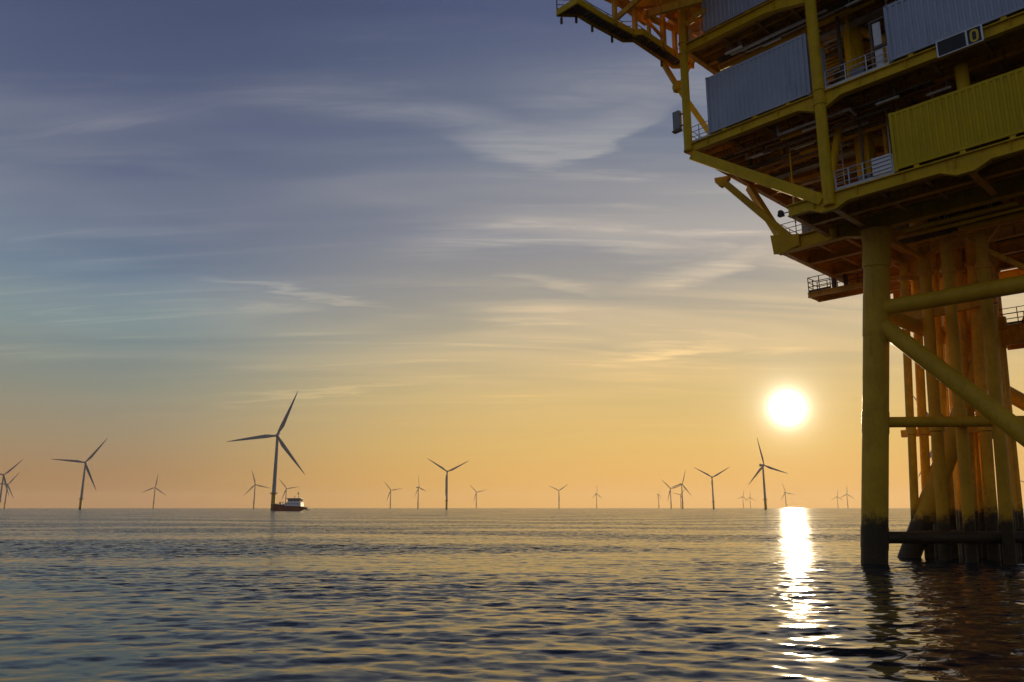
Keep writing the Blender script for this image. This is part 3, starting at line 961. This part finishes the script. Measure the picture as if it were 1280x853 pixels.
    for zt, v, a, b in ((24.75, 1.5, 1.2, 14), (24.55, 3.6, 2.0, 12), (31.85, 1.8, 1.5, 14), (31.7, 4.0, 3, 12), (24.6, 6.4, 1.5, 8.5), (18.6, 6.6, 9.6, 16), (18.5, 7.3, 9.6, 16)):
        mb = MB().bar((a, v - 0.25, zt), (b, v - 0.25, zt), 0.03, 0.1).bar((a, v + 0.25, zt), (b, v + 0.25, zt), 0.03, 0.1)
        x = a + 0.2
        while x < b:
            mb.bar((x, v - 0.25, zt - 0.03), (x, v + 0.25, zt - 0.03), 0.04, 0.03)
            x += 0.45
        for k in range(5):
            y = v - 0.18 + k * 0.09
            mb.tube((a, y, zt + 0.02), (b, y, zt + 0.02), 0.03, n=6)
        x = a + 0.6
        while x < b:
            for s in (-0.27, 0.27):
                mb.tube((x, v + s, zt - 0.04), (x, v + s, zt + 0.8), 0.018, n=5)
            x += 2.2
        part('cable_tray', mb, M['galv'] if rnd.random() < 0.5 else DK)
    for (u, v, z) in ((2.4, 1.2, 31.7), (4.6, 2.0, 31.6), (6.6, 3.2, 31.7), (10.0, 1.6, 31.4), (11.1, 1.4, 24.6), (3.2, 2.2, 24.5), (5.6, 3.0, 24.5), (6.9, 1.4, 24.6), (13.4, 2.2, 24.5)):
        part('light_fitting', MB().bar((u, v, z), (u + 1.2, v, z), 0.14, 0.1).tube((u + 0.2, v, z), (u + 0.2, v, z + 0.55), 0.015, n=5).tube((u + 1.0, v, z), (u + 1.0, v, z + 0.55), 0.015, n=5), M['white'])
    # cabinets, lockers and hose reels along the deck edges, ladders between the levels
    for (u, v, z, a, b, c, m) in ((9.6, 2.2, ZM, .8, .5, 1.9, 'grey'), (10.6, 2.4, ZM, .6, .4, 1.5, 'orange'), (10.9, 1.4, ZM, .35, .3, .8, 'white'), (9.3, 2.6, ZL, .7, .5, 1.6, 'grey'),
                                  (10.5, 1.8, ZL, .6, .4, 1.1, 'orange'), (11.4, 2.2, ZL, .9, .5, 2.0, 'dark'), (7.3, 4.2, ZL, .5, .5, 1.2, 'white'), (4.2, 8.0, ZL, 1.2, .6, 1.7, 'grey'),
                                  (0.7, 5.6, ZM, .5, .5, 1.6, 'grey'), (0.6, 7.4, ZM, .9, .6, 1.2, 'orange')):
        mb = MB().box((u, v, z + 0.08), (u + a, v + b, z + c)).box((u + 0.05, v + 0.05, z + 0.002), (u + a - 0.05, v + b - 0.05, z + 0.08))
        mb.box((u + a * 0.48, v - 0.012, z + 0.14), (u + a * 0.52, v - 0.001, z + c - 0.06)).box((u + a * 0.6, v - 0.04, z + c * 0.5), (u + a * 0.65, v - 0.001, z + c * 0.62))
        part('cabinet', mb, M[m])
    for (u, v, z0, z1) in ((8.0, 3.4, ZL, 25.1), (12.0, 2.9, ZM, 32.0), (7.0, 4.6, ZL, 25.0)):
        mb = MB()
        for s_ in (-0.25, 0.25):
            mb.bar((u + s_, v, z0 + 0.002), (u + s_, v, z1), 0.05, 0.05)
        zz = z0 + 0.3
        while zz < z1:
            mb.tube((u - 0.25, v, zz), (u + 0.25, v, zz), 0.018, n=6)
            zz += 0.3
        part('ladder', mb, G)
    # upright pipes and drains down the inner columns
    for k in range(14):
        u, v = rnd.uniform(4.5, 14.5), rnd.uniform(2.2, 4.4)
        z0, z1 = rnd.choice(((ZL, 25.1), (ZM, 32.2)))
        if u < 8.3 and z0 == ZM:
            v = rnd.uniform(2.9, 4.4)
        if u > 11.9:
            v = rnd.uniform(2.9, 4.6)
        r = rnd.choice((0.05, 0.08, 0.12))
        mb = MB().tube((u, v, z0 + 0.002), (u, v, z1), r, n=10).tube((u, v, z0 + 1.2), (u, v, z0 + 1.28), r + 0.06, n=10)
        part('pipe', mb, rnd.choice((O, Y, G, DK)))
    # pumps and valves near the inner corner on the lower deck
    for (u, v, s) in ((7.2, 1.4, 0.5), (7.6, 2.6, 0.7), (7.3, 3.6, 0.45), (10.4, 2.8, 0.6), (11.6, 3.2, 0.7)):
        mb = MB().tube((u - s * 0.6, v, ZL + s * 0.7), (u + s * 0.6, v, ZL + s * 0.7), s * 0.42, n=14)
        mb.box((u - s * 0.5, v - s * 0.4, ZL + 0.004), (u + s * 0.5, v + s * 0.4, ZL + s * 0.3))
        mb.tube((u, v, ZL + s), (u, v, ZL + s * 2.2), s * 0.12, n=8).tube((u, v - s * .3, ZL + s * 2.2), (u, v + s * .3, ZL + s * 2.2), s * 0.1, n=8)
        part('pump', mb, rnd.choice((DK, M['grey'], O)))
    # ---- hanging access balcony at the far left
    zb = 18.2
    bal = part('access_balcony', MB().box((1.25, 12.8, zb - 0.06), (5.6, 14.4, zb)), P, smooth=False)
    for p, q, h in (((1.25, 12.8), (9.0, 12.8), .34), ((1.25, 14.4), (9.0, 14.4), .34), ((1.35, 12.9), (1.35, 14.3), .3), ((5.2, 12.9), (5.2, 14.3), .3)):
        part('balcony_beam', MB().ibeam((p[0], p[1], zb - 0.065), (q[0], q[1], zb - 0.065), h, 0.2), O, bal)
    part('railing', MB().rail([(2.9, 12.85, zb), (1.3, 12.85, zb), (1.3, 14.35, zb), (5.0, 14.35, zb)], step=0.75, r=0.028), DK, bal)
    for u, v, w, z1 in ((3.15, 12.9, 0.4, 20.4), (4.8, 14.2, 0.2, 19.6), (3.9, 13.0, 0.16, 19.2)):
        part('hanger_post', MB().bar((u, v, zb), (u, v, z1), w, 0.2), DK, bal)
    # ---- far access walkway seen under the decks at the right
    wk = part('rear_walkway', MB().box((11.6, 17.6, 14.62), (26, 19.4, 14.70)), P, smooth=False)
    part('walkway_beam', MB().ibeam((11.6, 17.6, 14.615), (26, 17.6, 14.615), 1.25, 0.3).ibeam((11.6, 19.4, 14.615), (26, 19.4, 14.615), 1.25, 0.3), O, wk)
    part('railing', MB().rail([(11.6, 17.65, 14.7), (26, 17.65, 14.7)], step=1.2).rail([(11.6, 19.35, 14.7), (26, 19.35, 14.7)], step=1.2), DK, wk)
    tr = MB()
    for u in np.arange(12.8, 25, 2.6):
        tr.bar((u, 18.5, 14.7), (u + 1.3, 18.5, 17.4), 0.22, 0.22).bar((u + 1.3, 18.5, 17.4), (u + 2.6, 18.5, 14.7), 0.22, 0.22)
    tr.bar((11.6, 18.5, 17.45), (26, 18.5, 17.45), 0.3, 0.3)
    part('walkway_truss', tr, O, wk)

    # ---- open work platform cantilevered over the upper left corner
    zf = 33.3
    cw = MB()
    outer = [(-3.6, -8.3), (-2.75, -7.3), (-2.7, -5.9), (-2.45, -3.2), (-1.95, -2.7), (-1.95, 1.75), (-0.9, 2.8)]
    inner = [(-1.9, -8.3), (-1.85, -7.3), (-1.8, -5.9), (-1.5, -3.3), (-1.05, -2.9), (-1.0, 1.4), (-0.2, 2.2)]
    for line, m in ((outer, 0.42), (inner, 0.42)):
        for a, b in zip(line[:-1], line[1:]):
            cw.bar((a[0], a[1], zf - m / 2), (b[0], b[1], zf - m / 2), 0.10, m)
    cw.bar((outer[0][0], outer[0][1], zf - 0.2), (inner[0][0], inner[0][1], zf - 0.2), 0.12, 0.42)
    cw = part('cantilever_walkway', cw, Y)
    st = MB()
    for (a, b), (c_, d_) in zip(zip(outer[:-1], outer[1:]), zip(inner[:-1], inner[1:])):
        L = math.hypot(b[0] - a[0], b[1] - a[1])
        n = max(2, int(L / 0.30))
        for k in range(n):
            t = (k + 0.5) / n
            p = (a[0] + (b[0] - a[0]) * t, a[1] + (b[1] - a[1]) * t, zf - 0.12)
            q = (c_[0] + (d_[0] - c_[0]) * t, c_[1] + (d_[1] - c_[1]) * t, zf - 0.12)
            st.bar(p, q, 0.19, 0.22)
    part('walkway_slats', st, DK, cw)
    part('railing', MB().rail([(x, y, zf) for x, y in outer], step=1.1, r=0.028), DK, cw)
    part('railing', MB().rail([(-0.9, 2.8, zf), (0.3, 2.8, zf), (2.2, 2.8, zf)], step=0.8, r=0.028).rail([(0.2, 4.8, zf), (2.6, 4.8, zf)], step=0.8), DK, cw)
    lug = MB()
    for (x, y) in ((-2.55, -4.2), (-1.95, 0.4), (-3.5, -8.0), (-2.8, -7.4), (-2.7, -6.0)):
        lug.bar((x, y, zf - 0.42), (x, y, zf - 0.85), 0.12, 0.12)
    part('lifting_lug', lug, DK, cw)
    # frames standing on it and reaching back to the platform
    for (x, y, w) in ((-1.5, -3.1, 0.26), (-1.05, -0.6, 0.3), (-0.95, 0.6, 0.26), (-0.7, 2.0, 0.34), (0.6, 3.6, 0.3), (1.3, 2.2, 0.26), (-0.2, 1.0, 0.2), (-1.2, -2.0, 0.2), (-1.65, -5.0, 0.24), (0.4, 0.2, 0.24), (-0.3, 3.0, 0.18)):
        part('frame_post', MB().bar((x, y, zf - 0.4), (x, y, 42), w, w, (0, 1, 0)), O)
    for (a, b, w, h) in (((-1.5, -3.1, 35.2), (1.5, -0.6, 35.2), 0.3, 0.5), ((-1.05, -0.6, 35.9), (1.6, 1.0, 35.9), 0.3, 0.6),
                         ((-0.95, 0.6, 35.0), (2.4, 2.8, 35.0), 0.3, 0.9), ((-1.5, -3.1, 37.0), (-0.95, 0.6, 37.0), 0.3, 0.5),
                         ((-2.4, -6.8, 35.0), (-1.0, 0.8, 35.0), 0.25, 0.35), ((-0.7, 2.0, 36.4), (2.5, 4.6, 36.4), 0.3, 0.8),
                         ((-1.05, -0.6, 33.7), (-1.5, -3.1, 35.1), 0.16, 0.16), ((-0.95, 0.6, 35.8), (-0.7, 2.0, 33.6), 0.16, 0.16),
                         ((-2.0, -5.6, 35.3), (2.0, -4.2, 35.3), 0.28, 0.42), ((-2.3, -7.6, 36.0), (2.5, -6.0, 36.0), 0.3, 0.5),
                         ((-1.9, -5.0, 33.2), (3.0, -3.0, 36.6), 0.22, 0.3), ((0.2, -6.6, 36.2), (1.2, 1.2, 36.2), 0.3, 0.5)):
        part('frame_beam', MB().bar(a, b, w, h), O)
    for k in range(40):
        y = rnd.uniform(-7.5, 5.5)
        x0 = rnd.uniform(-1.9, -0.6) if y < 2 else rnd.uniform(0.3, 1.2)
        z = rnd.uniform(34.4, 38.2)
        if rnd.random() < 0.5:
            a, b = (x0, y, z), (x0 + rnd.uniform(1.5, 4.5), y + rnd.uniform(-0.3, 0.3), z + rnd.choice((0, 0, 1.6, -1.2)))
        else:
            a, b = (x0, y, z), (x0 + rnd.uniform(-0.2, 0.6), y + rnd.uniform(1.5, 5), z)
        part('frame_beam', MB().bar(a, b, rnd.uniform(0.14, 0.3), rnd.uniform(0.18, 0.5)), O)
    part('stair_flight', MB().bar((0.6, -0.4, 34.0), (1.9, 2.8, 36.8), 0.08, 0.3).bar((1.4, -0.7, 34.0), (2.7, 2.5, 36.8), 0.08, 0.3), O)
    part('frame_plate', MB().box((-1.2, 3.2, 35.4), (3.0, 9.0, 35.5)).box((-1.9, -8.4, 37.2), (4.5, 3.0, 37.3)), O, smooth=False)
    return root


build_platform()


# ------------------------------------------------------------------ containers and signs on the platform
def container(u, z, L, H, W, v, mat, label):
    root = thing('steel_container', PM @ Vector((u, v, z)), PLAT_RZ, label, 'container', 'steel containers on the platform decks')

    def corr(length, height, pitch=0.30, dep=0.055):
        """trapezoid sheet in x-z, ribs towards -y, y from -dep to 0.02"""
        prof = []
        x = 0.0
        while x < length - 1e-3:
            for fx, y in ((0.0, 0.0), (0.30, 0.0), (0.44, -dep), (0.80, -dep), (0.94, 0.0)):
                xx = x + fx * pitch
                if xx < length:
                    prof.append((xx, y))
            x += pitch
        prof.append((length, 0.0))
        n = len(prof)
        vs = [(x, y, 0) for x, y in prof] + [(x, y, height) for x, y in prof] + [(x, 0.03, 0) for x, y in prof] + [(x, 0.03, height) for x, y in prof]
        fs = []
        for i in range(n - 1):
            fs += [(i, i + 1, n + i + 1, n + i), (2 * n + i, 3 * n + i, 3 * n + i + 1, 2 * n + i + 1)]
        return vs, fs
    base = 0.20
    for s in (0, 1):
        vs, fs = corr(L - 0.3, H - base - 0.22)
        if s == 0:
            mb = MB().add([(x + 0.15, y + 0.07, zz + base + 0.06) for x, y, zz in vs], fs)
        else:
            mb = MB().add([(L - 0.15 - x, W - 0.07 - y, zz + base + 0.06) for x, y, zz in vs], fs)
        mb.build('side_panel', mat, root, smooth=False)
    for s in (0, 1):
        vs, fs = corr(W - 0.3, H - base - 0.22)
        if s == 0:
            mb = MB().add([(0.07 + y, W - 0.15 - x, zz + base + 0.06) for x, y, zz in vs], fs)
        else:
            mb = MB().add([(L - 0.07 - y, x + 0.15, zz + base + 0.06) for x, y, zz in vs], fs)
        mb.build('end_panel', mat, root, smooth=False)
    MB().box((0.05, 0.05, H - 0.06), (L - 0.05, W - 0.05, H - 0.02)).build('roof', mat, root, smooth=False)
    fr = MB()
    for x in (0.0, L - 0.15):
        for y in (0.0, W - 0.15):
            fr.box((x, y, 0.12), (x + 0.15, y + 0.15, H - 0.11))
    for z0, z1 in ((0.10, base + 0.05), (H - 0.16, H - 0.01)):
        for y in (0.02, W - 0.12):
            fr.box((0.152, y, z0), (L - 0.152, y + 0.1, z1))
        for x in (0.02, L - 0.12):
            fr.box((x, 0.152, z0), (x + 0.1, W - 0.152, z1))
    fr.build('frame', mat, root, smooth=False)
    c0 = MB().box((0, 0, 0), (0.18, 0.18, 0.12)).build('corner_casting', M['grey'] if mat is not M['yellowbox'] else mat, root, smooth=False)
    first = True
    for x in (-0.01, L - 0.17):
        for y in (-0.01, W - 0.17):
            for z0 in (0.0, H - 0.11):
                c = c0 if first else c0.copy()
                if not first:
                    col.objects.link(c)
                c.location = (x, y, z0)
                first = False
    x = 0.9
    while x < L - 0.3:
        MB().box((x, 0.06, -0.14), (x + 0.25, 0.4, 0.095)).build('support_foot', M['yellow'], root, smooth=False)
        x += 2.1
    return root


container(1.50, 25.95, 6.65, 3.95, 2.5, 0.10, M['pale'], 'grey blue container on the middle deck, between the two yellow columns')
container(1.55, 33.10, 6.6, 3.6, 2.5, 0.10, M['pale'], 'grey blue container cut by the photo top, on the upper deck')
container(12.45, 25.95, 12.2, 3.35, 2.5, 0.06, M['pale'], 'long grey blue container above the sign with the number 0')
container(12.10, 19.86, 12.2, 3.25, 2.5, 0.02, M['yellowbox'], 'yellow corrugated container on the lowest deck')


def build_sign():
    r = thing('name_board', PM @ Vector((14.80, -0.27, 25.02)), PLAT_RZ, 'black board in a white frame with a yellow 0 at one end', 'sign')
    W_, H_, S_ = 2.0, 0.85, 1.33
    MB().box((0.02, 0.03, 0.02), (S_ - 0.02, 0.06, H_ - 0.02)).box((S_ + 0.06, 0.03, 0.02), (W_ - 0.02, 0.06, H_ - 0.02)).build('board', M['black'], r, smooth=False)
    f = MB()
    for x in (0.0, S_, W_):
        f.box((x - 0.035 if x else -0.02, 0.0, -0.02), (x + 0.045, 0.028, H_ + 0.02))
    for z in (-0.02, H_ - 0.03):
        f.box((0.026, 0.001, z), (S_ - 0.036, 0.027, z + 0.05)).box((S_ + 0.046, 0.001, z), (W_ - 0.036, 0.027, z + 0.05))
    f.build('frame', M['white'], r, smooth=False)
    # figure 0: a tall rounded ring
    def outline(w, h, rad):
        p = []
        for cx, cz, a0 in ((w - rad, h - rad, 0), (-w + rad, h - rad, 90), (-w + rad, -h + rad, 180), (w - rad, -h + rad, 270)):
            for k in range(7):
                a = R(a0 + 15 * k)
                p.append((cx + rad * math.cos(a), cz + rad * math.sin(a)))
        return p
    o, i = outline(0.185, 0.33, 0.17), outline(0.088, 0.235, 0.085)
    cx, cz = S_ + 0.335, H_ / 2
    n = len(o)
    vs = []
    for y in (0.012, 0.029):
        vs += [(cx + a, y, cz + b) for a, b in o] + [(cx + a, y, cz + b) for a, b in i]
    fs = []
    for k in range(n):
        j = (k + 1) % n
        fs += [(k, j, n + j, n + k), (2 * n + k, 3 * n + k, 3 * n + j, 2 * n + j), (k, 2 * n + k, 2 * n + j, j), (n + k, n + j, 3 * n + j, 3 * n + k)]
    MB().add(vs, fs).build('figure', M['letter'], r, smooth=False)


build_sign()
